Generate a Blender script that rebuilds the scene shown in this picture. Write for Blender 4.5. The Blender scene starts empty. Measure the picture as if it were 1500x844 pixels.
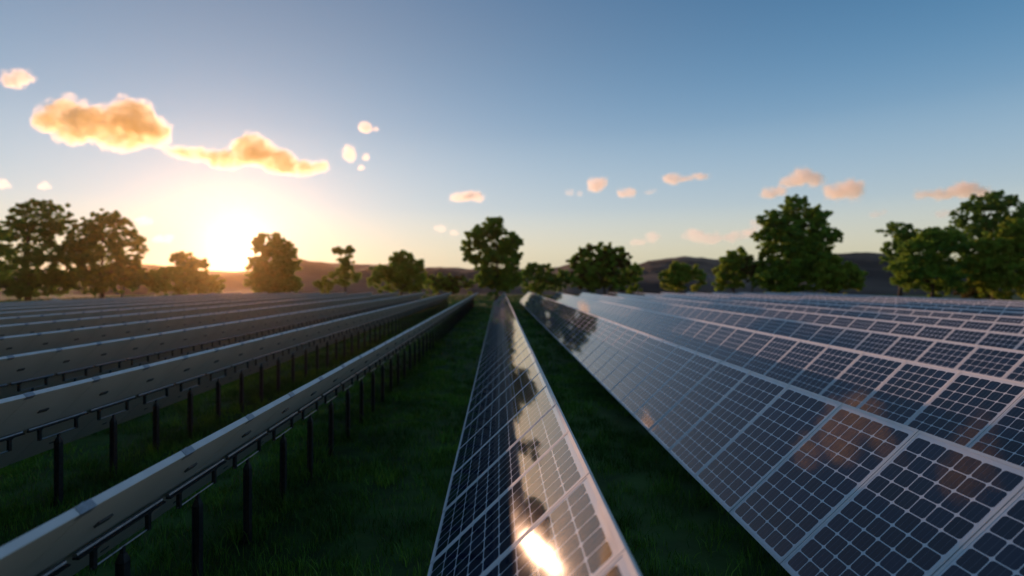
import bpy, math, random
import numpy as np
from mathutils import Vector, Matrix

R = math.radians
# ---------------------------------------------------------------- camera
scene = bpy.context.scene
COL = scene.collection
F = 793.0                      # focal length in pixels of the 1500 px wide photograph
VPX, VPY = 731.0, 412.0        # where the rows' direction meets the horizon
CAMZ = 3.0
cam_d = bpy.data.cameras.new('camera')
cam = bpy.data.objects.new('camera', cam_d)
COL.objects.link(cam)
cam.location = (0, 0, CAMZ)
cam.rotation_euler = (R(90), 0, 0)
cam_d.sensor_width = 36
cam_d.lens = 36 * F / 1500
cam_d.shift_x = (750 - VPX) / 1500
cam_d.shift_y = -(422 - VPY) / 1500
cam_d.clip_start = 0.05
cam_d.clip_end = 30000
cam_d.dof.use_dof = True
cam_d.dof.focus_distance = 5.2
cam_d.dof.aperture_fstop = 0.58
scene.camera = cam

# ---------------------------------------------------------------- light
SUN_AZ = R(-26.4)
DISC_AZ = R(-25.5)              # left of the row direction (+Y)
SUN_EL = R(5.0)                # lamp and sky
DISC_EL = R(3.2)
def dirv(az, el):
    return Vector((math.sin(az) * math.cos(el), math.cos(az) * math.cos(el), math.sin(el)))
sun_dir = dirv(SUN_AZ, SUN_EL)
sd = bpy.data.lights.new('sun', 'SUN')
sun = bpy.data.objects.new('sun', sd)
COL.objects.link(sun)
sun.rotation_euler = (-sun_dir).to_track_quat('-Z', 'Y').to_euler()
sun.location = (-300, 600, 60)
sd.energy = 4.2
sd.angle = R(0.6)
sd.color = (1.0, 0.56, 0.34)

w = bpy.data.worlds.new('World')
scene.world = w
w.use_nodes = True
nt = w.node_tree
nt.nodes.clear()
N = nt.nodes.new
L = nt.links.new
out = N('ShaderNodeOutputWorld')
bg = N('ShaderNodeBackground')
sky = N('ShaderNodeTexSky')
sky.sky_type = 'NISHITA'
sky.sun_disc = False
sky.sun_elevation = SUN_EL
sky.sun_rotation = SUN_AZ
sky.air_density = 1.0
sky.dust_density = 1.2
sky.ozone_density = 2.0
bg.inputs['Strength'].default_value = 0.12
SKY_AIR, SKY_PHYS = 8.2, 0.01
# the aureole round the low sun, by the angle from the sun's own direction
tc = N('ShaderNodeTexCoord')
dot = N('ShaderNodeVectorMath'); dot.operation = 'DOT_PRODUCT'
L(tc.outputs['Generated'], dot.inputs[0])
dot.inputs[1].default_value = dirv(DISC_AZ, DISC_EL)
ac = N('ShaderNodeMath'); ac.operation = 'ARCCOSINE'
L(dot.outputs['Value'], ac.inputs[0])
def expo(width, amp, col):
    a = N('ShaderNodeMath'); a.operation = 'MULTIPLY'; a.inputs[1].default_value = -1.0 / width
    L(ac.outputs[0], a.inputs[0])
    e = N('ShaderNodeMath'); e.operation = 'EXPONENT'
    L(a.outputs[0], e.inputs[0])
    s = N('ShaderNodeVectorMath'); s.operation = 'SCALE'
    s.inputs[0].default_value = [c * amp for c in col]
    L(e.outputs[0], s.inputs['Scale'])
    return s.outputs[0]
def vadd(a, b):
    m = N('ShaderNodeVectorMath'); m.operation = 'ADD'
    L(a, m.inputs[0]); L(b, m.inputs[1])
    return m.outputs[0]
GLOW = [(R(.9), 34.0, (1.0, 0.92, 0.70)), (R(5.0), .6, (1.0, .80, .40)), (R(22), 4.4, (1.0, 0.72, 0.50))]
# air colours from the horizon up, added to the physical sky
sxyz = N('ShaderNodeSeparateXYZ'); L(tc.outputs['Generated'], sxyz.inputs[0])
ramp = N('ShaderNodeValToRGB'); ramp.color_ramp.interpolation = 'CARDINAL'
STOPS = [(0.0, (.50, .50, .37)), (.06, (.60, .60, .48)), (.13, (.42, .535, .60)), (.26, (.175, .34, .515)), (.45, (.035, .165, .34)), (.62, (.06, .19, .36)), (1.0, (.12, .24, .42))]  # last two stops, overhead and out of view, brightened to fill the shade
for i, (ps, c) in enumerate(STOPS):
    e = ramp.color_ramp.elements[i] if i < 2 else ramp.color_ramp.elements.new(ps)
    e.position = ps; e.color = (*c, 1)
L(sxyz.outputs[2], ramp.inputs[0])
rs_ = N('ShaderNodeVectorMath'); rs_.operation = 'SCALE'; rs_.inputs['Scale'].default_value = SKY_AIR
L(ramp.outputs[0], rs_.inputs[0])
ns_ = N('ShaderNodeVectorMath'); ns_.operation = 'SCALE'; ns_.inputs['Scale'].default_value = SKY_PHYS
L(sky.outputs[0], ns_.inputs[0])
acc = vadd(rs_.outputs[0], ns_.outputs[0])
for g in GLOW:
    acc = vadd(acc, expo(*g))
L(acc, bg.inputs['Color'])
L(bg.outputs[0], out.inputs['Surface'])

scene.view_settings.view_transform = 'Standard'
scene.view_settings.look = 'None'
scene.view_settings.exposure = 0.0
scene.view_settings.gamma = 1.0
scene.view_settings.use_curve_mapping = False
scene.render.engine = 'CYCLES'
scene.cycles.use_denoising = True
scene.cycles.max_bounces = 16
scene.cycles.diffuse_bounces = 8
scene.cycles.glossy_bounces = 3
scene.cycles.transmission_bounces = 8
scene.cycles.volume_bounces = 8
scene.cycles.sample_clamp_indirect = 6.0

# ---------------------------------------------------------------- helpers
def at(px, py, Y):
    """world point seen at photo pixel (px, py) at depth Y"""
    return Vector(((px - VPX) / F * Y, Y, CAMZ - (py - VPY) / F * Y))

def tag(o, label=None, cat=None, group=None, kind=None):
    if label: o['label'] = label
    if cat: o['category'] = cat
    if group: o['group'] = group
    if kind: o['kind'] = kind
    return o

def empty(name, loc):
    o = bpy.data.objects.new(name, None)
    o.empty_display_size = 0.2
    COL.objects.link(o)
    o.location = loc
    return o

def link(name, me, parent=None, loc=(0, 0, 0)):
    o = bpy.data.objects.new(name, me)
    COL.objects.link(o)
    if parent: o.parent = parent
    o.location = loc
    return o

class MB:
    """collects faces with material indices, builds ONE mesh"""
    def __init__(s): s.v = []; s.f = []; s.m = []; s.uv = {}
    def hexa(s, c, mi=0, skip=()):
        b = len(s.v); s.v += [tuple(p) for p in c]
        fs = [(0, 3, 2, 1), (4, 5, 6, 7), (0, 1, 5, 4), (1, 2, 6, 5), (2, 3, 7, 6), (3, 0, 4, 7)]
        for k, f in enumerate(fs):
            if k in skip: continue
            s.f.append(tuple(b + i for i in f)); s.m.append(mi)
    def box(s, x0, x1, y0, y1, z0, z1, mi=0):
        s.hexa([(x0, y0, z0), (x1, y0, z0), (x1, y1, z0), (x0, y1, z0),
                (x0, y0, z1), (x1, y0, z1), (x1, y1, z1), (x0, y1, z1)], mi)
    def quad(s, pts, mi=0, uv=None):
        b = len(s.v); s.v += [tuple(p) for p in pts]
        s.f.append((b, b + 1, b + 2, b + 3)); s.m.append(mi)
        if uv: s.uv[len(s.f) - 1] = uv
    def tube(s, pts, rad, n=8, mi=0, cap=True):
        pts = [Vector(p) for p in pts]
        if not isinstance(rad, (list, tuple)): rad = [rad] * len(pts)
        b = len(s.v)
        for i, p in enumerate(pts):
            d = (pts[min(i + 1, len(pts) - 1)] - pts[max(i - 1, 0)]).normalized()
            up = Vector((0, 0, 1)) if abs(d.z) < .9 else Vector((1, 0, 0))
            a = d.cross(up).normalized(); c = d.cross(a)
            for k in range(n):
                t = 2 * math.pi * k / n
                s.v.append(tuple(p + (a * math.cos(t) + c * math.sin(t)) * rad[i]))
        for i in range(len(pts) - 1):
            for k in range(n):
                q = (k + 1) % n
                s.f.append((b + i * n + k, b + i * n + q, b + (i + 1) * n + q, b + (i + 1) * n + k)); s.m.append(mi)
        if cap:
            s.f.append(tuple(b + k for k in range(n))[::-1]); s.m.append(mi)
            e = b + (len(pts) - 1) * n
            s.f.append(tuple(e + k for k in range(n))); s.m.append(mi)
    def mesh(s, name, mats, smooth=False):
        me = bpy.data.meshes.new(name)
        me.from_pydata(s.v, [], s.f)
        for m in mats: me.materials.append(m)
        me.polygons.foreach_set('material_index', s.m)
        if s.uv:
            ul = me.uv_layers.new(name='UVMap')
            for fi, uv in s.uv.items():
                p = me.polygons[fi]
                for k, li in enumerate(p.loop_indices): ul.data[li].uv = uv[k]
        if smooth: me.polygons.foreach_set('use_smooth', [True] * len(s.f))
        me.update()
        return me

# ---------------------------------------------------------------- materials
def mat(name, col, rough=0.6, metal=0.0, spec=0.5):
    m = bpy.data.materials.new(name); m.use_nodes = True
    p = m.node_tree.nodes['Principled BSDF']
    p.inputs['Base Color'].default_value = (*col, 1)
    p.inputs['Roughness'].default_value = rough
    p.inputs['Metallic'].default_value = metal
    p.inputs['Specular IOR Level'].default_value = spec
    return m, m.node_tree, p

def noisy(name, c1, c2, scale, rough=0.6, metal=0.0, detail=4, lo=.35, hi=.65, bump=0.0, spec=0.5, stretch=None):
    m, t, p = mat(name, c1, rough, metal, spec)
    g = t.nodes.new('ShaderNodeTexCoord')
    n = t.nodes.new('ShaderNodeTexNoise'); n.inputs['Scale'].default_value = scale; n.inputs['Detail'].default_value = detail
    src = g.outputs['Object']
    if stretch:
        mp = t.nodes.new('ShaderNodeMapping'); mp.inputs['Scale'].default_value = stretch
        t.links.new(src, mp.inputs[0]); src = mp.outputs[0]
    t.links.new(src, n.inputs['Vector'])
    r = t.nodes.new('ShaderNodeValToRGB')
    r.color_ramp.elements[0].position = lo; r.color_ramp.elements[0].color = (*c1, 1)
    r.color_ramp.elements[1].position = hi; r.color_ramp.elements[1].color = (*c2, 1)
    t.links.new(n.outputs['Fac'], r.inputs[0]); t.links.new(r.outputs[0], p.inputs['Base Color'])
    if bump:
        b = t.nodes.new('ShaderNodeBump'); b.inputs['Strength'].default_value = bump
        t.links.new(n.outputs['Fac'], b.inputs['Height']); t.links.new(b.outputs[0], p.inputs['Normal'])
    return m

ALU = noisy('anodised_aluminium', (.50, .47, .47), (.56, .53, .53), 6, rough=.75, metal=.0, detail=5, spec=.25)
CLAMP = noisy('dull_clamp_metal', (.20, .21, .24), (.28, .29, .32), 30, rough=.5, metal=.5)
BACK = noisy('matt_backsheet', (.56, .50, .43), (.62, .55, .48), 1.4, rough=.75, detail=6)
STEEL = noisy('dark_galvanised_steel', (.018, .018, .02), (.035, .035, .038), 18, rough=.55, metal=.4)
ROD = noisy('grey_rail_steel', (.16, .17, .19), (.26, .27, .30), 25, rough=.35, metal=.8)
PLASTIC = noisy('black_box_plastic', (.05, .048, .046), (.07, .068, .066), 20, rough=.6)

def cell_material():
    m, t, p = mat('glazed_solar_cells', (.01, .02, .05), rough=.06, spec=.5)
    nd, ln = t.nodes.new, t.links.new
    def M(op, a, b=None, c=None):
        x = nd('ShaderNodeMath'); x.operation = op
        for i, q in enumerate((a, b, c)):
            if q is None: continue
            if isinstance(q, (int, float)): x.inputs[i].default_value = q
            else: ln(q, x.inputs[i])
        return x.outputs[0]
    uv = nd('ShaderNodeUVMap')
    sp = nd('ShaderNodeSeparateXYZ'); ln(uv.outputs[0], sp.inputs[0])
    u, v = sp.outputs[0], sp.outputs[1]     # in cell units: 0..6, 0..10 inside the cell field
    fu = M('SUBTRACT', M('FRACT', u), .5); fv = M('SUBTRACT', M('FRACT', v), .5)
    # rounded square distance
    h, rr = .473, .15
    qu = M('MAXIMUM', M('SUBTRACT', M('ABSOLUTE', fu), h - rr), 0)
    qv = M('MAXIMUM', M('SUBTRACT', M('ABSOLUTE', fv), h - rr), 0)
    d = M('SUBTRACT', M('SQRT', M('ADD', M('MULTIPLY', qu, qu), M('MULTIPLY', qv, qv))), rr)
    incell = M('LESS_THAN', d, 0)
    inb = M('MULTIPLY', M('MULTIPLY', M('GREATER_THAN', u, 0), M('LESS_THAN', u, 6)),
            M('MULTIPLY', M('GREATER_THAN', v, 0), M('LESS_THAN', v, 10)))
    incell = M('MULTIPLY', incell, inb)
    # two busbars and fine fingers
    bb = M('LESS_THAN', M('ABSOLUTE', M('SUBTRACT', M('ABSOLUTE', fu), .17)), .011)
    # per-cell tone
    cellid = nd('ShaderNodeCombineXYZ')
    ln(M('FLOOR', u), cellid.inputs[0]); ln(M('FLOOR', v), cellid.inputs[1])
    oi = nd('ShaderNodeObjectInfo'); ln(M('MULTIPLY', oi.outputs['Random'], 50), cellid.inputs[2])
    wn = nd('ShaderNodeTexWhiteNoise'); ln(cellid.outputs[0], wn.inputs['Vector'])
    tone = nd('ShaderNodeMix'); tone.data_type = 'RGBA'
    tone.inputs[6].default_value = (.0018, .006, .020, 1); tone.inputs[7].default_value = (.0035, .012, .036, 1)
    ln(wn.outputs['Value'], tone.inputs[0])
    bbm = nd('ShaderNodeMix'); bbm.data_type = 'RGBA'
    ln(M('MULTIPLY', bb, .35), bbm.inputs[0]); ln(tone.outputs[2], bbm.inputs[6]); bbm.inputs[7].default_value = (.12, .14, .19, 1)
    fin = nd('ShaderNodeMix'); fin.data_type = 'RGBA'
    ln(incell, fin.inputs[0]); fin.inputs[6].default_value = (.50, .49, .52, 1); ln(bbm.outputs[2], fin.inputs[7])
    # faint dust in the gloss
    g = nd('ShaderNodeTexCoord'); n = nd('ShaderNodeTexNoise'); n.inputs['Scale'].default_value = 3.5; n.inputs['Detail'].default_value = 6
    ln(g.outputs['Object'], n.inputs['Vector'])
    dn = nd('ShaderNodeTexNoise'); dn.inputs['Scale'].default_value = 1.3; dn.inputs['Detail'].default_value = 8; dn.inputs['Roughness'].default_value = .7
    wc = nd('ShaderNodeVectorMath'); wc.operation = 'ADD'; ln(g.outputs['Object'], wc.inputs[0]); ln(M('MULTIPLY', oi.outputs['Random'], 40), wc.inputs[1])
    ln(wc.outputs[0], dn.inputs['Vector'])
    dust = nd('ShaderNodeMix'); dust.data_type = 'RGBA'
    ln(M('MULTIPLY', M('MAXIMUM', M('SUBTRACT', dn.outputs['Fac'],   .42), 0), .05), dust.inputs[0])
    ln(fin.outputs[2], dust.inputs[6]); dust.inputs[7].default_value = (.36, .32, .27, 1)
    ln(dust.outputs[2], p.inputs['Base Color'])
    ln(M('MULTIPLY_ADD', n.outputs['Fac'], .045, .022), p.inputs['Roughness'])
    p.inputs['IOR'].default_value = 1.43
    return m
CELLS = cell_material()

# ---------------------------------------------------------------- ground, hills
def grass_material(name, a, b, c):
    m, t, p = mat(name, a, rough=.9, spec=.2)
    g = t.nodes.new('ShaderNodeTexCoord')
    n1 = t.nodes.new('ShaderNodeTexNoise'); n1.inputs['Scale'].default_value = 1.6; n1.inputs['Detail'].default_value = 8
    n2 = t.nodes.new('ShaderNodeTexNoise'); n2.inputs['Scale'].default_value = .12; n2.inputs['Detail'].default_value = 4
    for n in (n1, n2): t.links.new(g.outputs['Object'], n.inputs['Vector'])
    r = t.nodes.new('ShaderNodeValToRGB')
    r.color_ramp.elements[0].position = .3; r.color_ramp.elements[0].color = (*a, 1)
    r.color_ramp.elements[1].position = .7; r.color_ramp.elements[1].color = (*b, 1)
    t.links.new(n1.outputs['Fac'], r.inputs[0])
    x = t.nodes.new('ShaderNodeMix'); x.data_type = 'RGBA'
    r2 = t.nodes.new('ShaderNodeValToRGB'); r2.color_ramp.elements[0].position = .45; r2.color_ramp.elements[1].position = .7
    t.links.new(n2.outputs['Fac'], r2.inputs[0]); t.links.new(r2.outputs[0], x.inputs[0])
    t.links.new(r.outputs[0], x.inputs[6]); x.inputs[7].default_value = (*c, 1)
    t.links.new(x.outputs[2], p.inputs['Base Color'])
    bp = t.nodes.new('ShaderNodeBump'); bp.inputs['Strength'].default_value = .6; bp.inputs['Distance'].default_value = .1
    t.links.new(n1.outputs['Fac'], bp.inputs['Height']); t.links.new(bp.outputs[0], p.inputs['Normal'])
    return m
GROUND = grass_material('meadow_soil', (.010, .022, .004), (.03, .07, .009), (.05, .085, .014))
gb = MB()
S = 1600
xs = [-S, -400, -120, -60, -30, 0, 30, 60, 120, 400, S]
for i in range(len(xs) - 1):
    for j in range(len(xs) - 1):
        gb.quad([(xs[i], xs[j], 0), (xs[i + 1], xs[j], 0), (xs[i + 1], xs[j + 1], 0), (xs[i], xs[j + 1], 0)])
tag(link('ground', gb.mesh('ground', [GROUND])), 'flat dark green meadow under and around the solar rows', 'ground', kind='structure')

HILL = noisy('bare_hill_soil', (.018, .011, .012), (.16, .10, .075), .022, rough=.95, detail=9, lo=.42, hi=.68, spec=.1, stretch=(1, 1, 2.5))
# ridge outline in photo pixels -> height at distance
ridge = [(-900, 402), (-400, 398), (-100, 392), (0, 396), (90, 398), (150, 392), (205, 389), (250, 394), (300, 399), (345, 399), (380, 396), (430, 384),
         (455, 387), (500, 390), (560, 391), (640, 394), (700, 396), (780, 398), (812, 396), (850, 389), (900, 391), (930, 390),
         (955, 385), (975, 383), (1000, 381.5), (1025, 382), (1050, 385), (1080, 388), (1130, 386), (1180, 380), (1225, 376),
         (1265, 373.5), (1300, 375), (1350, 382), (1420, 388), (1500, 386), (1700, 380), (2100, 390), (2800, 396)]
def ridge_y(px):
    for (a, ya), (b, yb) in zip(ridge, ridge[1:]):
        if a <= px <= b:
            t = (px - a) / (b - a); t = t * t * (3 - 2 * t)
            return ya + (yb - ya) * t
    return 400
hv, hf = [], []
npx = 420; nd_ = 26
from mathutils import noise as mn
D0, D1 = 118.0, 480.0
for i in range(npx + 1):
    px = -880 + (2780 + 880) * i / npx
    ratio = (px - VPX) / F
    for j in range(nd_ + 1):
        t = j / nd_
        Y = D0 + (D1 - D0) * t if t <= .75 else D0 + (D1 - D0) * (.75 + (t - .75) * 2.2)
        x = ratio * Y
        top = (VPY - ridge_y(px)) / F * (D0 + (D1 - D0) * .75) + CAMZ
        prof = math.sin(min(t / .75, 1) * math.pi / 2) ** .9 if t <= .75 else max(0, 1 - (t - .75) / .25) ** .7
        z = top * prof
        nz = mn.fractal(Vector((x * .018, Y * .018, 0)), 1.0, 2.0, 5)
        amp = 2.6 * (4 * prof * (1 - prof)) + 1.0 * prof
        nz += .5 * mn.fractal(Vector((x * .09, Y * .09, 5)), 1.0, 2.0, 4)
        hv.append((x, Y, max(z + nz * amp, -0.5) - .25))
for i in range(npx):
    for j in range(nd_):
        a = i * (nd_ + 1) + j
        hf.append((a, a + nd_ + 1, a + nd_ + 2, a + 1))
hm = bpy.data.meshes.new('hills'); hm.from_pydata(hv, [], hf); hm.materials.append(HILL)
hm.polygons.foreach_set('use_smooth', [True] * len(hf))
tag(link('hills', hm), 'low dark bare hills along the horizon behind the trees', 'hills', kind='structure')

# ---------------------------------------------------------------- haze
hz = bpy.data.materials.new('evening_haze'); hz.use_nodes = True
t = hz.node_tree; t.nodes.clear()
o_ = t.nodes.new('ShaderNodeOutputMaterial'); pv = t.nodes.new('ShaderNodeVolumePrincipled')
pv.inputs['Color'].default_value = (.96, .64, .30, 1)
pv.inputs['Density'].default_value = .00013
pv.inputs['Anisotropy'].default_value = .885
t.links.new(pv.outputs[0], o_.inputs['Volume'])
hb = MB(); hb.box(-1620, 1620, -1620, 1620, -1.5, 25)
tag(link('haze', hb.mesh('haze', [hz])), 'thin warm evening haze over the field', 'haze', kind='stuff')

# ---------------------------------------------------------------- solar rows
SL = 1.66; MW = 1.03; TH = .05
U = Vector((0, 1, 0)); DN = Vector((-.7219, 0, -.692)); NRM = Vector((-.692, 0, .7219))
TOPZ = CAMZ - 1.279
def P(u, v, wv): return U * u + DN * v + NRM * wv       # origin: module middle on the top edge's front corner
G = .005
hw = MW / 2 - G
def pbox(mb, u0, u1, v0, v1, w0, w1, mi=0):
    mb.hexa([P(u0, v0, w0), P(u1, v0, w0), P(u1, v1, w0), P(u0, v1, w0),
             P(u0, v0, w1), P(u1, v0, w1), P(u1, v1, w1), P(u0, v1, w1)], mi)
def frame_into(mb):
    pbox(mb, -hw, hw, 0, .028, -TH, 0, 0)
    pbox(mb, -hw, hw, SL - .028, SL, -TH, 0, 0)
    pbox(mb, -hw, -hw + .022, .028, SL - .028, -TH, 0, 0)
    pbox(mb, hw - .022, hw, .028, SL - .028, -TH, 0, 0)
    # backsheet lies almost flush with the back of the frame
    pbox(mb, -hw + .001, hw - .001, .001, SL - .001, -TH - .003, -TH - .0005, 1)
def pane_into(mb, mi):
    u0, u1, v0, v1 = -hw + .021, hw - .021, .027, SL - .027
    cu = .1585; cv = .1550; vo = (SL - 10 * cv) / 2 + .010
    def q(u, v): return ((u + 3 * cu) / cu, (v - vo) / cv)
    zz = -.0025
    mb.quad([P(u0, v0, zz), P(u0, v1, zz), P(u1, v1, zz), P(u1, v0, zz)], mi,
            [q(u0, v0), q(u0, v1), q(u1, v1), q(u1, v0)])
def jbox_into(mb, mi):
    pbox(mb, -.065, .065, .385, .435, -TH - .020, -TH - .002, mi)
def cbox_into(mb, mi):
    pbox(mb, -.04, .04, 1.42, 1.445, -TH - .012, -TH - .002, mi)
mb = MB(); frame_into(mb); pane_into(mb, 2); jbox_into(mb, 3); cbox_into(mb, 3)
ME_FULL = mb.mesh('solar_module_whole', [ALU, BACK, CELLS, PLASTIC])
mb = MB(); frame_into(mb); ME_FRAME = mb.mesh('solar_module', [ALU, BACK])
mb = MB(); pane_into(mb, 0); ME_PANE = mb.mesh('cell_glass', [CELLS])
mb = MB(); cbox_into(mb, 0); ME_CB = mb.mesh('cable_box', [PLASTIC])
mb = MB(); jbox_into(mb, 0); ME_JB = mb.mesh('junction_box', [PLASTIC])

# posts: origin at the joint on the top edge; ground is at -TOPZ
VB = .755                           # how far down the slope the bar crosses
bar_c = DN * VB + NRM * (-TH - .040)
px0 = bar_c.x
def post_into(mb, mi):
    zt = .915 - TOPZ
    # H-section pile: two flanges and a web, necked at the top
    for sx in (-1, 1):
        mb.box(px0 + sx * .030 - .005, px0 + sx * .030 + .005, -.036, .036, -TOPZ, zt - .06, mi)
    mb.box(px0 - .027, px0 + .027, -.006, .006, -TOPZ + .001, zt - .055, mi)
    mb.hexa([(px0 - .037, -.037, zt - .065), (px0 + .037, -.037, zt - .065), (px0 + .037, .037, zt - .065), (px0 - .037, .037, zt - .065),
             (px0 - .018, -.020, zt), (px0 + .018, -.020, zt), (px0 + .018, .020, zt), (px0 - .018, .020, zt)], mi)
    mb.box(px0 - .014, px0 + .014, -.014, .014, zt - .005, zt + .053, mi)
def bracket_into(mb, m_dark, m_rod):
    zb = .955 - TOPZ
    mb.tube([(px0, -.47, bar_c.z), (px0, .47, bar_c.z)], .019, 8, m_rod)
    mb.box(px0 - .010, px0 + .036, -.48, .48, bar_c.z - .026, bar_c.z - .012, m_dark)
    for s in (-1, 1):
        mb.box(px0 - .016, px0 + .016, s * .3 - .018, s * .3 + .018, zb, bar_c.z - .012, m_dark)
        mb.hexa([(px0 - .016, s * .3 - .018, bar_c.z - .05), (px0 + .017, s * .3 - .018, bar_c.z - .05), (px0 + .017, s * .3 + .018, bar_c.z - .05), (px0 - .016, s * .3 + .018, bar_c.z - .05),
                 (px0 - .018, s * .3 - .06, bar_c.z - .014), (px0 + .024, s * .3 - .06, bar_c.z - .014), (px0 + .024, s * .3 + .06, bar_c.z - .014), (px0 - .018, s * .3 + .06, bar_c.z - .014)], m_dark)
    mb.tube([(px0, -.32, zb + .01), (px0, .32, zb + .01)], .008, 6, m_rod)
def clamp_into(mb, mi):
    pbox(mb, -.062, .062, -.004, -.0005, -TH - .006, .0, mi)
    pbox(mb, -.0615, .0615, -.0035, .05, -TH - .0065, -TH - .0035, mi)
    pbox(mb, -.012, .012, -.0035, .02, -.0015, .004, mi)
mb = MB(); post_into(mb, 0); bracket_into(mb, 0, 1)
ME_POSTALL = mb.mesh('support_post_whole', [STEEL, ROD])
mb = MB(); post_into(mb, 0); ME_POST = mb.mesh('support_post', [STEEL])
mb = MB(); bracket_into(mb, 0, 1); ME_BRK = mb.mesh('bracket', [STEEL, ROD])
mb = MB(); clamp_into(mb, 0); ME_CLAMP = mb.mesh('clamp', [CLAMP])

ORD = ['', 'first', 'second', 'third', 'fourth', 'fifth', 'sixth', 'seventh', 'eighth', 'ninth', 'tenth', 'eleventh']
rnd = random.Random(5)
for r in range(-10, 12):
    X = (.472 + 2.35 * r) * 1.279
    root = empty('solar_panel_row', (X, -1.5, 0))
    if r == 0:
        lab = 'solar panel row straight ahead in the middle, its glass lit gold by the sunset'
    elif r < 0:
        lab = '%s solar panel row left of the middle row, seen from its grey back' % ORD[-r]
        if r == -1: lab = 'nearest solar panel row on the left, grey backs on brackets and dark posts'
        if r == -10: lab = 'farthest solar panel row on the left, next to the big trees'
    else:
        lab = '%s solar panel row right of the middle row, blue cells facing the camera' % ORD[r]
        if r == 1: lab = 'nearest blue solar panel row on the right, large cells in front of the camera'
        if r == 11: lab = 'farthest solar panel row on the right, below the right hand trees'
    tag(root, lab, 'solar panel row', 'parallel rows of solar panels across the meadow')
    ph = 3.12 if r < 0 else 2.59
    y0 = ph - 4 * MW
    n = int((62.6 - y0) / MW) if r != 1 else int((66.0 - y0) / MW)
    for k in range(n + 1):
        y = y0 + k * MW - (-1.5)
        yw = y0 + k * MW
        near = (r in (-1, -2, -3) and yw < 24)
        sag = rnd.uniform(-.0025, .0025)
        if near:
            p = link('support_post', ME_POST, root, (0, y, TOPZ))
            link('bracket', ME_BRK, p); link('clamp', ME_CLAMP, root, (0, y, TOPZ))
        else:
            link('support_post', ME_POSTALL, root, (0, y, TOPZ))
            if -6 <= r < 0 and yw < 40: link('clamp', ME_CLAMP, root, (0, y, TOPZ))
        if k < n:
            if (r >= 0 and r <= 3 and yw < 16) or near:
                m = link('solar_module', ME_FRAME, root, (0, y + MW / 2, TOPZ + sag))
                link('cell_glass', ME_PANE, m)
                if r < 0: link('junction_box', ME_JB, m); link('cable_box', ME_CB, m)
            else:
                m = link('solar_module', ME_FULL, root, (0, y + MW / 2, TOPZ + sag))
            m.rotation_euler = (rnd.uniform(-.0012, .0012), rnd.uniform(-.0018, .0018), 0)

# ---------------------------------------------------------------- grass blades
rng = np.random.default_rng(3)
def blades(n_cl, x0, x1, ya, yb, per, h0, h1, wd, cr, rngx):
    cx = rngx.uniform(x0, x1, n_cl); cy = ya + (yb - ya) * rngx.uniform(0, 1, n_cl)
    keep = np.array([mn.noise(Vector((a * .55, b * .55, 2))) > -.55 for a, b in zip(cx, cy)])
    cx, cy = cx[keep], cy[keep]; n_cl = len(cx)
    hsc = rngx.uniform(.6, 1.3, n_cl)
    bx = np.repeat(cx, per) + rngx.normal(0, cr, n_cl * per)
    by = np.repeat(cy, per) + rngx.normal(0, cr, n_cl * per)
    hh = np.repeat(hsc, per) * rngx.uniform(h0, h1, n_cl * per)
    a = rngx.uniform(0, 2 * np.pi, n_cl * per); l = rngx.uniform(.1, .9, n_cl * per) * hh
    la = rngx.uniform(0, 2 * np.pi, n_cl * per)
    w_ = wd * rngx.uniform(.6, 1.3, n_cl * per)
    z0 = np.zeros_like(bx)
    v0 = np.stack([bx - np.cos(a) * w_, by - np.sin(a) * w_, z0], 1)
    v1 = np.stack([bx + np.cos(a) * w_, by + np.sin(a) * w_, z0], 1)
    mx = bx + np.cos(la) * l * .35; my = by + np.sin(la) * l * .35
    v2 = np.stack([mx + np.cos(a) * w_ * .8, my + np.sin(a) * w_ * .8, hh * .6], 1)
    v3 = np.stack([mx - np.cos(a) * w_ * .8, my - np.sin(a) * w_ * .8, hh * .6], 1)
    v4 = np.stack([bx + np.cos(la) * l, by + np.sin(la) * l, hh], 1)
    return np.stack([v0, v1, v2, v3, v4], 1)
def post_tufts():
    parts = []
    for r in (-1, -2, -3, -4, 0):
        X = (.472 + 2.35 * r) * 1.279 + px0
        for k in range(26 if r else 8):
            y = (3.12 if r < 0 else 2.59) + k * MW
            nn = int(rng.integers(2, 7))
            parts.append(blades(nn, X - .16, X + .16, y - .16, y + .16, 26, .10, .30, .005, .06, rng))
    return np.concatenate(parts)
B = np.concatenate([post_tufts(),
    blades(700, -13, 6.5, 3.5, 26, 30, .14, .26, .006, .10, rng),
    blades(5200, -13, 6.5, 3.5, 18, 34, .05, .15, .0045, .09, rng),
    blades(6000, -22, 7, 18, 62, 16, .07, .20, .012, .16, rng),
    blades(9000, -75, 75, 62, 110, 9, .10, .35, .03, .4, rng)])
nb = len(B)
V = B.reshape(-1, 3)
loops = []
base = (np.arange(nb) * 5)[:, None]
quads = (base + np.array([[0, 1, 2, 3]]))
tris = (base + np.array([[3, 2, 4]]))
me = bpy.data.meshes.new('grass')
me.vertices.add(len(V)); me.vertices.foreach_set('co', V.ravel())
lv = np.concatenate([quads.ravel(), tris.ravel()])
me.loops.add(len(lv)); me.loops.foreach_set('vertex_index', lv)
me.polygons.add(2 * nb)
ls = np.concatenate([np.arange(nb) * 4, nb * 4 + np.arange(nb) * 3])
me.polygons.foreach_set('loop_start', ls)
me.update(calc_edges=True); me.validate()
GR, t, p = mat('grass_blades', (.03, .075, .015), rough=.7, spec=.25)
gi = t.nodes.new('ShaderNodeNewGeometry'); rmp = t.nodes.new('ShaderNodeValToRGB')
rmp.color_ramp.elements[0].color = (.04, .12, .012, 1); rmp.color_ramp.elements[1].color = (.13, .25, .028, 1)
t.links.new(gi.outputs['Random Per Island'], rmp.inputs[0])
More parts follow.
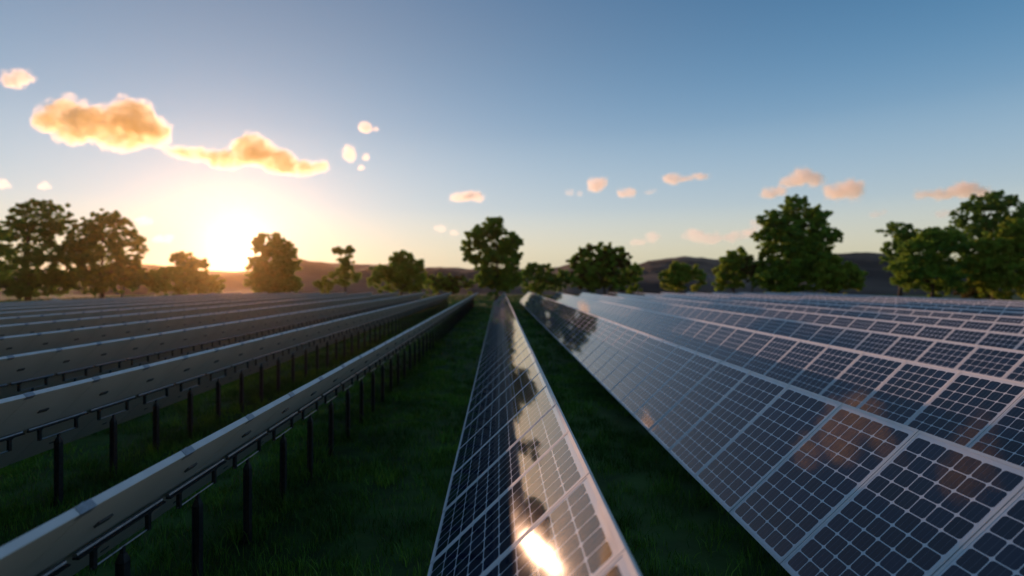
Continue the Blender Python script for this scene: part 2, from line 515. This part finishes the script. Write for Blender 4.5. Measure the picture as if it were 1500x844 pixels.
gc = t.nodes.new('ShaderNodeTexCoord'); gn = t.nodes.new('ShaderNodeTexNoise'); gn.inputs['Scale'].default_value = .7; gn.inputs['Detail'].default_value = 5
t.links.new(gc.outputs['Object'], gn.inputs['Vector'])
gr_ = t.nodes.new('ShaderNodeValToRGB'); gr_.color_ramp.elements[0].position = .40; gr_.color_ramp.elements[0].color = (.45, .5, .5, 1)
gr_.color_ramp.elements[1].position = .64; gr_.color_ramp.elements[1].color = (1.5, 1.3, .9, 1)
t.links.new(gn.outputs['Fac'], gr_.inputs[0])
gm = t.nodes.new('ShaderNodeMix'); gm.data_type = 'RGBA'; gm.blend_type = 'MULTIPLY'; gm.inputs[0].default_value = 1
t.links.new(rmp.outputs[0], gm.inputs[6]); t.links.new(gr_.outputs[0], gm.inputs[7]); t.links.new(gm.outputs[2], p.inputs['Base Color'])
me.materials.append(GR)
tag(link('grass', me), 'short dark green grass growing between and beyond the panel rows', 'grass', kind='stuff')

# ---------------------------------------------------------------- trees
def leaf_material(name, c1, c2, trans=.58):
    m, t, p = mat(name, c1, rough=.65, spec=.25)
    gi = t.nodes.new('ShaderNodeNewGeometry'); rp = t.nodes.new('ShaderNodeValToRGB')
    rp.color_ramp.elements[0].color = (*c1, 1); rp.color_ramp.elements[1].color = (*c2, 1)
    t.links.new(gi.outputs['Random Per Island'], rp.inputs[0])
    t.links.new(rp.outputs[0], p.inputs['Base Color'])
    tr = t.nodes.new('ShaderNodeBsdfTranslucent'); t.links.new(rp.outputs[0], tr.inputs[0])
    mx = t.nodes.new('ShaderNodeMixShader'); mx.inputs[0].default_value = trans
    t.links.new(p.outputs[0], mx.inputs[1]); t.links.new(tr.outputs[0], mx.inputs[2])
    t.links.new(mx.outputs[0], t.nodes['Material Output'].inputs[0])
    return m
LEAF_D = leaf_material('deep_green_leaves', (.09, .20, .034), (.20, .33, .055))
LEAF_M = leaf_material('mid_green_leaves', (.15, .26, .025), (.30, .42, .05))
LEAF_Y = leaf_material('yellow_green_leaves', (.20, .26, .022), (.36, .41, .05))
LEAF_O = leaf_material('olive_brown_leaves', (.07, .065, .018), (.13, .10, .03))
BARK = noisy('brown_bark', (.05, .035, .025), (.10, .075, .055), 6, rough=.9, bump=.3, stretch=(1, 1, .3))
BARKP = noisy('pale_bark', (.28, .25, .20), (.40, .37, .30), 5, rough=.9, bump=.3, stretch=(1, 1, .3))

def leaf_mesh(name, centers, radii, rngx, per, size, mats_):
    """leaves as small bent quads scattered through clumps"""
    n = len(centers) * per
    c = np.repeat(centers, per, 0); rr = np.repeat(radii, per)[:, None]
    d = rngx.normal(size=(n, 3)); d /= np.linalg.norm(d, axis=1)[:, None]
    rad = rngx.uniform(0, 1, (n, 1)) ** .45
    pos = c + np.clip(rngx.normal(0, .62, (n, 3)), -1.7, 1.7) * rr * np.array([1.0, 1.0, .7])
    a = rngx.normal(size=(n, 3)) + d * .3; a /= np.linalg.norm(a, axis=1)[:, None]
    b = np.cross(a, rngx.normal(size=(n, 3))); b /= np.linalg.norm(b, axis=1)[:, None]
    s = size * rngx.uniform(.6, 1.4, (n, 1))
    k = np.cross(a, b) * s * .25
    v = np.stack([pos - a * s, pos + b * s * .5 + k, pos + a * s, pos - b * s * .5 + k], 1).reshape(-1, 3)
    me = bpy.data.meshes.new(name)
    me.vertices.add(len(v)); me.vertices.foreach_set('co', v.ravel())
    lv = np.arange(4 * n); me.loops.add(4 * n); me.loops.foreach_set('vertex_index', lv)
    me.polygons.add(n); me.polygons.foreach_set('loop_start', np.arange(n) * 4)
    for m in mats_: me.materials.append(m)
    mi = np.repeat((rngx.uniform(0, 1, len(centers)) < .3).astype(int), per) if len(mats_) > 1 else np.zeros(n, int)
    me.polygons.foreach_set('material_index', mi)
    me.update(calc_edges=True)
    return me

def tree(name, label, cat, Y, trunk_px, blobs, leaf, leaf2, seed, dens=1.0, bark=BARK, group='trees beyond the solar field', depth=.8, size=.2, trunk_r=None, lean=0, void=-.16):
    """blobs: (px, py, rx, ry) in photo pixels at depth Y"""
    rngx = np.random.default_rng(seed + 100); rd = random.Random(seed)
    base = at(trunk_px, VPY, Y); base.z = 0
    root = empty(name, base)
    tag(root, label, cat, group)
    cs, rs = [], []
    tot_top = 0
    for (bx, by, rx, ry) in blobs:
        c = at(bx, by, Y); sx = rx / F * Y; sz = ry / F * Y; sy = max(sx, sz * .7) * depth
        tot_top = max(tot_top, c.z + sz)
        vol = sx * sy * sz
        ncl = max(7, int(dens * 21 * vol ** .62))
        for _ in range(ncl):
            d = rngx.normal(size=3); d /= np.linalg.norm(d)
            q = rngx.uniform(.25, 1) ** .6 * (1 + .38 * mn.noise(Vector(d * 1.9) + Vector((seed * 3.7, bx * .13, 0))))
            cr = rngx.uniform(.24, .50) * (.5 + .12 * min(sx, 4))
            pt = np.array([c.x + d[0] * max(sx - cr * .4, .1) * q, c.y + d[1] * sy * q, c.z + d[2] * max(sz - cr * .3, .1) * q])
            if pt[2] < .35: pt[2] = .35 + rngx.uniform(0, .4)
            if mn.noise(Vector(pt) * .5 + Vector((seed * 1.7, 0, 0))) < void: continue
            cs.append(pt - np.array(base)); rs.append(cr)
        # twigs breaking the outline
        for _ in range(int(ncl * .4)):
            d = rngx.normal(size=3); d /= np.linalg.norm(d); d[2] = abs(d[2]) if rngx.uniform() < .7 else d[2]
            pt = np.array([c.x + d[0] * sx * (e_ := rngx.uniform(1.0, 1.14)), c.y + d[1] * sy, max(c.z + d[2] * sz * e_, .4)])
            cs.append(pt - np.array(base)); rs.append(rngx.uniform(.15, .3))
    # sprays of twigs that leave the crown's outline
    top = sorted(blobs, key=lambda b: b[1])[:3]
    for (bx, by, rx, ry) in top + blobs:
        c = at(bx, by, Y); sx = rx / F * Y; sz = ry / F * Y
        for _ in range(2):
            a_ = rngx.uniform(-1.3, 1.3); ln_ = rngx.uniform(1.12, 1.38)
            for q in (.85, 1.0, 1.0 + (ln_ - 1) * .6, ln_):
                pt = np.array([c.x + math.sin(a_) * sx * q, c.y + rngx.uniform(-.3, .3) * sx, max(c.z + math.cos(a_) * sz * q, .4)])
                cs.append(pt - np.array(base) + rngx.normal(0, .08, 3)); rs.append(rngx.uniform(.18, .34) * (1.7 - q * .75))
    cs = np.array(cs); rs = np.array(rs)
    # trunk, limbs and branches
    mb = MB(); H = tot_top
    tr = trunk_r or max(.09, H * .022)
    up = [Vector((0, 0, -.15))]; rad = [tr * 1.5]
    for k in range(1, 7):
        f = k / 6
        up.append(Vector((lean * f + rd.uniform(-.12, .12) * H * .06, rd.uniform(-.1, .1) * H * .05, H * .78 * f)))
        rad.append(tr * (1 - f * .82))
    mb.tube(up, rad, 9)
    nl = 0
    for (bx, by, rx, ry) in blobs:
        c = at(bx, by, Y) - base
        for q in range(3 if rx > 15 else 2):
            tgt = c + Vector((rd.uniform(-.6, .6) * rx / F * Y, rd.uniform(-.5, .5) * rx / F * Y, rd.uniform(-.1, .6) * ry / F * Y))
            zz = max(.15 * H, min(tgt.z - .2 * H * rd.uniform(.6, 1.4), H * .65))
            f = zz / (H * .78); i0 = min(5, int(f * 6)); s0 = up[i0].lerp(up[i0 + 1], f * 6 - i0)
            mid = s0.lerp(tgt, .5) + Vector((0, 0, .06 * H * rd.uniform(-.5, 1)))
            r0 = tr * (1 - f * .8) * .55
            mb.tube([s0, mid, tgt], [r0, r0 * .6, r0 * .25], 6)
            for z_ in range(3):
                j = rd.randrange(len(cs)); e = Vector(cs[j])
                if (e - mid).length < .45 * H:
                    mb.tube([mid, mid.lerp(e, .6) + Vector((0, 0, .1)), e], [r0 * .35, r0 * .22, r0 * .1], 4)
    link('trunk', mb.mesh('trunk', [bark], smooth=True), root)
    link('crown', leaf_mesh('crown', cs, rs, rngx, int(66 / max(.7, size / .15)), size, [leaf, leaf2]), root)
    return root

T = 'tree'
tree('broadleaf_tree', 'tall dark tree with open crown at the far left edge', T, 82, 41,
     [(62, 322, 38, 24), (35, 345, 26, 22), (88, 350, 26, 26), (60, 378, 48, 18), (30, 408, 52, 26), (80, 415, 26, 16), (15, 424, 36, 13), (55, 424, 34, 12)], LEAF_D, LEAF_D, 1, dens=.72, void=.0)
tree('broadleaf_tree', 'partly seen dark tree cut by the left picture edge', T, 86, -30, [(-8, 355, 22, 24), (-30, 385, 45, 40)], LEAF_D, LEAF_M, 2, dens=.8, void=-.05)
tree('broadleaf_tree', 'wide dark green tree second from the left, lower than its neighbour', T, 84, 150,
     [(158, 332, 28, 18), (128, 350, 20, 22), (185, 365, 24, 26), (150, 385, 46, 26), (170, 410, 36, 16), (120, 408, 26, 18), (145, 420, 26, 12), (108, 372, 16, 20)], LEAF_D, LEAF_M, 3, dens=.85, void=-.04)
tree('pale_trunk_tree', 'small tree with a pale trunk right of the wide dark tree', T, 88, 179, [(182, 398, 20, 16), (196, 405, 16, 12)], LEAF_Y, LEAF_O, 4, bark=BARKP, dens=.8, trunk_r=.22)
tree('round_bush', 'broad round bush in the sun glare left of the sun', 'bush', 90, 262, [(258, 414, 42, 20), (300, 420, 24, 14), (225, 418, 14, 12)], LEAF_M, LEAF_Y, 5)
tree('broadleaf_tree', 'small open tree rising behind the glaring bush left of the sun', T, 98, 272, [(268, 382, 17, 10), (275, 395, 22, 12), (294, 392, 10, 10)], LEAF_D, LEAF_M, 6, dens=.8)
tree('broadleaf_tree', 'glowing tree directly right of the setting sun', T, 82, 402,
     [(395, 362, 24, 17), (412, 372, 20, 18), (400, 395, 32, 22), (402, 418, 36, 16)], LEAF_M, LEAF_Y, 7, dens=1.5)
tree('slim_tree', 'slim tree with a small tuft on top between sun and middle tree', T, 84, 506, [(508, 374, 9, 10), (495, 370, 6, 5), (506, 388, 12, 8), (505, 408, 20, 14)], LEAF_M, LEAF_Y, 8, dens=.8)
tree('low_shrub', 'little yellow green shrub left of the slim tree', 'bush', 88, 476, [(476, 420, 12, 10)], LEAF_Y, LEAF_Y, 9)
tree('broadleaf_tree', 'low spreading tree between the slim tree and the tall middle tree', T, 84, 588,
     [(588, 382, 16, 11), (604, 392, 14, 10), (585, 402, 34, 15), (572, 415, 28, 14), (606, 415, 20, 13)], LEAF_M, LEAF_Y, 10, dens=1.0)
tree('low_shrub', 'dark shrub standing close to the left of the tall middle tree', 'bush', 92, 655, [(645, 418, 26, 13), (672, 420, 20, 13)], LEAF_M, LEAF_O, 11)
tree('broadleaf_tree', 'tall upright tree behind the end of the middle row', T, 76, 728,
     [(720, 337, 17, 15), (708, 352, 22, 17), (740, 362, 18, 20), (690, 370, 13, 16), (755, 358, 7, 9), (728, 385, 30, 24), (722, 412, 22, 18), (742, 412, 20, 18)], LEAF_M, LEAF_D, 12, dens=1.3, void=-.24)
tree('low_tree', 'low dark trees just right of the tall middle tree', T, 95, 792, [(780, 398, 14, 9), (797, 400, 12, 10), (788, 415, 26, 16)], LEAF_D, LEAF_M, 13)
tree('low_shrub', 'dark low shrub left of the broad two tone tree', 'bush', 95, 828, [(826, 414, 18, 14)], LEAF_D, LEAF_D, 14)
tree('broadleaf_tree', 'broad tree with green and brownish leaves right of the middle tree', T, 84, 885,
     [(872, 374, 20, 14), (858, 390, 20, 20), (895, 380, 22, 18), (880, 405, 38, 24), (908, 402, 22, 24)], LEAF_M, LEAF_O, 15, dens=1.1)
tree('low_shrub', 'fresh green shrub tucked against the right of the two tone tree', 'bush', 88, 928, [(927, 412, 13, 20)], LEAF_M, LEAF_M, 16)
tree('round_bush', 'small pointed yellow green tree in front of the dark hill', T, 84, 998, [(998, 396, 12, 11), (990, 410, 22, 15), (1010, 412, 20, 17)], LEAF_Y, LEAF_M, 17, dens=1.2)
tree('broadleaf_tree', 'medium green tree left of the largest right hand tree', T, 86, 1075, [(1083, 380, 16, 13), (1066, 385, 9, 10), (1075, 402, 26, 20), (1060, 415, 16, 12)], LEAF_M, LEAF_Y, 18)
tree('low_shrub', 'brownish shrub squeezed between the medium tree and the largest tree', 'bush', 83, 1102, [(1102, 402, 14, 22)], LEAF_O, LEAF_D, 19)
tree('broadleaf_tree', 'largest tree on the right with a broad domed crown', T, 80, 1165,
     [(1163, 310, 20, 18), (1135, 328, 20, 16), (1190, 325, 24, 18), (1165, 350, 46, 26), (1115, 347, 12, 6), (1212, 350, 18, 14), (1160, 385, 46, 34), (1200, 390, 26, 24), (1150, 412, 44, 18)], LEAF_M, LEAF_D, 20, dens=1.25)
tree('round_bush', 'round yellow green bush at the right foot of the largest tree', 'bush', 76, 1228, [(1222, 398, 24, 18), (1240, 410, 22, 20), (1210, 415, 24, 15)], LEAF_Y, LEAF_M, 21, dens=1.3)
tree('broadleaf_tree', 'dark tree with a small round head left of the right hand grove', T, 92, 1318, [(1316, 345, 20, 16), (1330, 355, 16, 14), (1305, 365, 10, 8), (1312, 385, 20, 16)], LEAF_D, LEAF_M, 22, dens=.9, void=-.06)
tree('broadleaf_tree', 'broad green tree at the front left of the right hand grove', T, 80, 1366,
     [(1378, 352, 28, 17), (1355, 372, 32, 22), (1395, 375, 30, 26), (1335, 400, 26, 24), (1370, 408, 44, 24)], LEAF_M, LEAF_D, 23, dens=1.15)
tree('broadleaf_tree', 'tallest dark tree at the back of the right hand grove', T, 96, 1445,
     [(1452, 300, 30, 16), (1412, 318, 16, 16), (1470, 318, 34, 22), (1430, 340, 28, 20), (1480, 350, 40, 30)], LEAF_D, LEAF_D, 24, dens=.85, void=-.04)
tree('broadleaf_tree', 'light yellow green tree at the right picture edge in front', T, 78, 1456,
     [(1488, 350, 26, 24), (1458, 368, 28, 22), (1440, 395, 24, 24), (1475, 405, 48, 32), (1515, 385, 34, 48)], LEAF_Y, LEAF_M, 25, dens=1.2)
tree('low_shrub', 'brown low shrub at the foot of the right hand grove', 'bush', 92, 1430, [(1425, 425, 26, 13)], LEAF_O, LEAF_D, 26)

# two pale field stones at the edge of the meadow
STONE = noisy('pale_stone', (.30, .26, .20), (.42, .38, .30), 4, rough=.9, bump=.4)
def stone(px, Y, sc, label, seed):
    import bmesh
    bm = bmesh.new(); bmesh.ops.create_icosphere(bm, subdivisions=3, radius=1)
    for v in bm.verts:
        k = 1 + .3 * mn.noise(v.co * 1.3 + Vector((seed, 0, 0))) + .08 * mn.noise(v.co * 4 + Vector((seed, 3, 0)))
        v.co = Vector((v.co.x * sc * k * 1.2, v.co.y * sc * k, max(v.co.z, -.3) * sc * k * .9))
    me = bpy.data.meshes.new('field_stone'); bm.to_mesh(me); bm.free(); me.materials.append(STONE)
    b = at(px, VPY, Y)
    tag(link('field_stone', me, None, (b.x, b.y, .3 * sc)), label, 'stone', 'pale stones at the meadow edge')
stone(81, 74, .55, 'pale field stone between the two big trees on the left', 1)
stone(158, 73, .5, 'pale field stone under the wide dark tree', 7)

# ---------------------------------------------------------------- clouds
def cloud_mat(name, dens, col=(1, .97, .93), nsc=.019, lo_=.45):
    m = bpy.data.materials.new(name); m.use_nodes = True
    t = m.node_tree; t.nodes.clear()
    o = t.nodes.new('ShaderNodeOutputMaterial'); p = t.nodes.new('ShaderNodeVolumePrincipled')
    p.inputs['Color'].default_value = (*col, 1); p.inputs['Density'].default_value = dens; p.inputs['Anisotropy'].default_value = .6
    g = t.nodes.new('ShaderNodeTexCoord'); n = t.nodes.new('ShaderNodeTexNoise')
    n.inputs['Scale'].default_value = nsc; n.inputs['Detail'].default_value = 4
    t.links.new(g.outputs['Object'], n.inputs['Vector'])
    mr = t.nodes.new('ShaderNodeMapRange'); mr.interpolation_type = 'SMOOTHSTEP'
    mr.inputs['From Min'].default_value = .34; mr.inputs['From Max'].default_value = .66
    mr.inputs['To Min'].default_value = dens * lo_; mr.inputs['To Max'].default_value = dens * (2 - lo_)
    t.links.new(n.outputs['Fac'], mr.inputs['Value']); t.links.new(mr.outputs[0], p.inputs['Density'])
    t.links.new(p.outputs[0], o.inputs['Volume'])
    return m
CL_BIG = cloud_mat('cloud_vapour', .015, (1, .85, .56))
CL_MID = cloud_mat('thin_cloud_vapour', .020, (1, .90, .84))
CL_FRINGE = cloud_mat('frayed_cloud_vapour', .0045, (1, .92, .84), .04, 0.0)
CL_HIGH = cloud_mat('high_cloud_vapour', .0035, (1, .8, .6))
CL_THIN = cloud_mat('wispy_cloud_vapour', .009, (1, .93, .9))
DC = 3000.0
def cloud(puffs, label, m, seed):
    import bmesh
    bm = bmesh.new()
    sc = DC / F
    cx = sum(p[0] for p in puffs) / len(puffs); cy = sum(p[1] for p in puffs) / len(puffs)
    c0 = at(cx, cy, DC)
    rd = random.Random(seed)
    rmin = min(p[2] for p in puffs) * sc
    for p in puffs:
        x, y, rx = p[:3]; ry = p[3] if len(p) > 3 else rx
        c = at(x, y, DC) - c0
        for q in range(5):
            f = 1 if q == 0 else rd.uniform(.35, .6)
            off = Vector((0, 0, 0)) if q == 0 else Vector((rd.uniform(-1, 1) * rx * sc * .75, rd.uniform(-.8, .8) * rx * sc * .8, rd.uniform(-.5, .8) * ry * sc * .8))
            mtx = Matrix.Translation(c + off + Vector((0, rd.uniform(-.3, .3) * rx * sc, 0))) @ Matrix.Diagonal((rx * sc * f, min(rx, ry * 1.3) * sc * f, ry * sc * f, 1))
            bmesh.ops.create_icosphere(bm, subdivisions=3, radius=1, matrix=mtx)
    me = bpy.data.meshes.new('cloud'); bm.to_mesh(me); bm.free(); me.materials.append(m)
    o = link('cloud', me, None, c0)
    rm = o.modifiers.new('fuse', 'REMESH'); rm.mode = 'VOXEL'; rm.voxel_size = max(rmin * .11, 2.5)
    tx = bpy.data.textures.new('puff', 'CLOUDS'); tx.noise_scale = rmin * .7; tx.noise_depth = 4
    dm = o.modifiers.new('puff', 'DISPLACE'); dm.texture = tx; dm.strength = rmin * 1.1; dm.mid_level = .5; dm.texture_coords = 'LOCAL'
    tag(o, label, 'cloud', 'sunset clouds')
    if m in (CL_BIG, CL_MID):
        f = link('cloud_fringe', me.copy(), o); f.data.materials.clear(); f.data.materials.append(CL_FRINGE)
        rm2 = f.modifiers.new('fuse', 'REMESH'); rm2.mode = 'VOXEL'; rm2.voxel_size = max(rmin * .16, 3.0)
        tx2 = bpy.data.textures.new('fray', 'CLOUDS'); tx2.noise_scale = rmin * .55; tx2.noise_depth = 5
        d2 = f.modifiers.new('fray', 'DISPLACE'); d2.texture = tx2; d2.strength = rmin * 1.7; d2.mid_level = .36; d2.texture_coords = 'LOCAL'
    return o
cloud([(75, 180, 20, 14), (100, 172, 26, 20), (140, 182, 34, 22), (190, 178, 34, 26), (222, 192, 24, 18), (180, 205, 36, 12), (110, 195, 30, 12)], 'largest orange cloud at upper left with two humps', CL_BIG, 1)
cloud([(258, 222, 14, 5), (290, 228, 22, 9), (330, 234, 28, 12), (372, 222, 30, 20), (405, 236, 28, 16), (440, 246, 24, 10), (465, 244, 14, 7)], 'long orange cloud right of the largest one', CL_BIG, 2)
cloud([(20, 119, 13, 10), (34, 115, 11, 10)], 'small yellow cloud near the upper left corner', CL_MID, 3)
cloud([(535, 187, 10, 8), (550, 189, 4, 3)], 'small cloud highest in the middle of the sky', CL_MID, 4)
cloud([(510, 222, 8, 8), (513, 230, 8, 7)], 'small round cloud left of two tiny cloud dots', CL_MID, 5)
cloud([(536, 230, 5, 5)], 'tiny cloud dot, upper one of a pair', CL_MID, 6)
cloud([(529, 246, 4.5, 4)], 'tiny cloud dot, lower one of a pair', CL_MID, 7)
cloud([(672, 289, 12, 6), (688, 288, 16, 7), (700, 290, 8, 5)], 'flat oval cloud above the tall middle tree', CL_MID, 8)
cloud([(874, 271, 12, 10), (882, 268, 8, 8)], 'rounded peach cloud right of the middle', CL_MID, 9)
cloud([(913, 283, 8, 6), (923, 283, 9, 6)], 'small oval peach cloud lower right of the rounded peach cloud', CL_MID, 10)
cloud([(985, 262, 13, 8), (1005, 262, 8, 4), (1024, 259, 12, 4.5)], 'thin pink streak of cloud between middle and big right tree', CL_MID, 11)
cloud([(1128, 283, 12, 8), (1142, 281, 9, 6)], 'small pink cloud just above the largest right hand tree', CL_MID, 12)
cloud([(1155, 267, 14, 7), (1176, 259, 15, 12), (1192, 264, 12, 9)], 'pink humped cloud above the largest right hand tree', CL_MID, 13)
cloud([(1222, 281, 15, 10), (1245, 279, 18, 12)], 'pink oval cloud right of the humped cloud', CL_MID, 14)
cloud([(1352, 285, 11, 5), (1380, 285, 18, 7), (1410, 279, 20, 11), (1435, 284, 16, 6)], 'long pink cloud left of the grove at the right', CL_MID, 15)
cloud([(1385, 311, 16, 5)], 'small faint pink cloud under the long pink cloud', CL_THIN, 16)
cloud([(1284, 313, 10, 5)], 'small faint cloud between the right hand trees', CL_THIN, 17)
cloud([(1015, 346, 20, 9), (1050, 348, 32, 8), (1090, 344, 20, 6)], 'broad faint grey cloud low above the dark hill', CL_THIN, 18)
cloud([(935, 355, 14, 5), (955, 348, 10, 9)], 'faint low cloud right of the two tone tree', CL_THIN, 19)
cloud([(1112, 330, 14, 7), (1100, 340, 12, 5)], 'faint pink wisp beside the left of the largest tree', CL_THIN, 20)
cloud([(645, 335, 10, 5), (665, 341, 7, 4)], 'faint little cloud left of the tall middle tree', CL_THIN, 21)
cloud([(64, 272, 8, 6)], 'faint dot of cloud above the left trees', CL_THIN, 22)
cloud([(2, 270, 10, 7)], 'faint cloud touching the left picture edge', CL_THIN, 23)
cloud([(210, 324, 11, 7), (235, 350, 16, 6)], 'faint cloud low above the hill left of the sun', CL_THIN, 24)
cloud([(834, 282, 7, 5), (849, 284, 5, 4)], 'faint speck of cloud left of the rounded peach cloud', CL_THIN, 25)
cloud([(953, 281, 7, 4)], 'faint speck of cloud under the pink streak', CL_THIN, 26)
# high clouds above the picture, seen mirrored in the nearest right hand row
cloud([(505, -45, 26, 16), (530, -92, 46, 28), (562, -128, 34, 24), (520, -160, 30, 16)], 'high orange cloud mirrored in the large cells of the nearest right row', CL_HIGH, 31)
cloud([(470, -262, 34, 20), (512, -285, 44, 24), (548, -300, 26, 14)], 'highest orange cloud, mirrored faintly beside the right picture edge', CL_HIGH, 32)
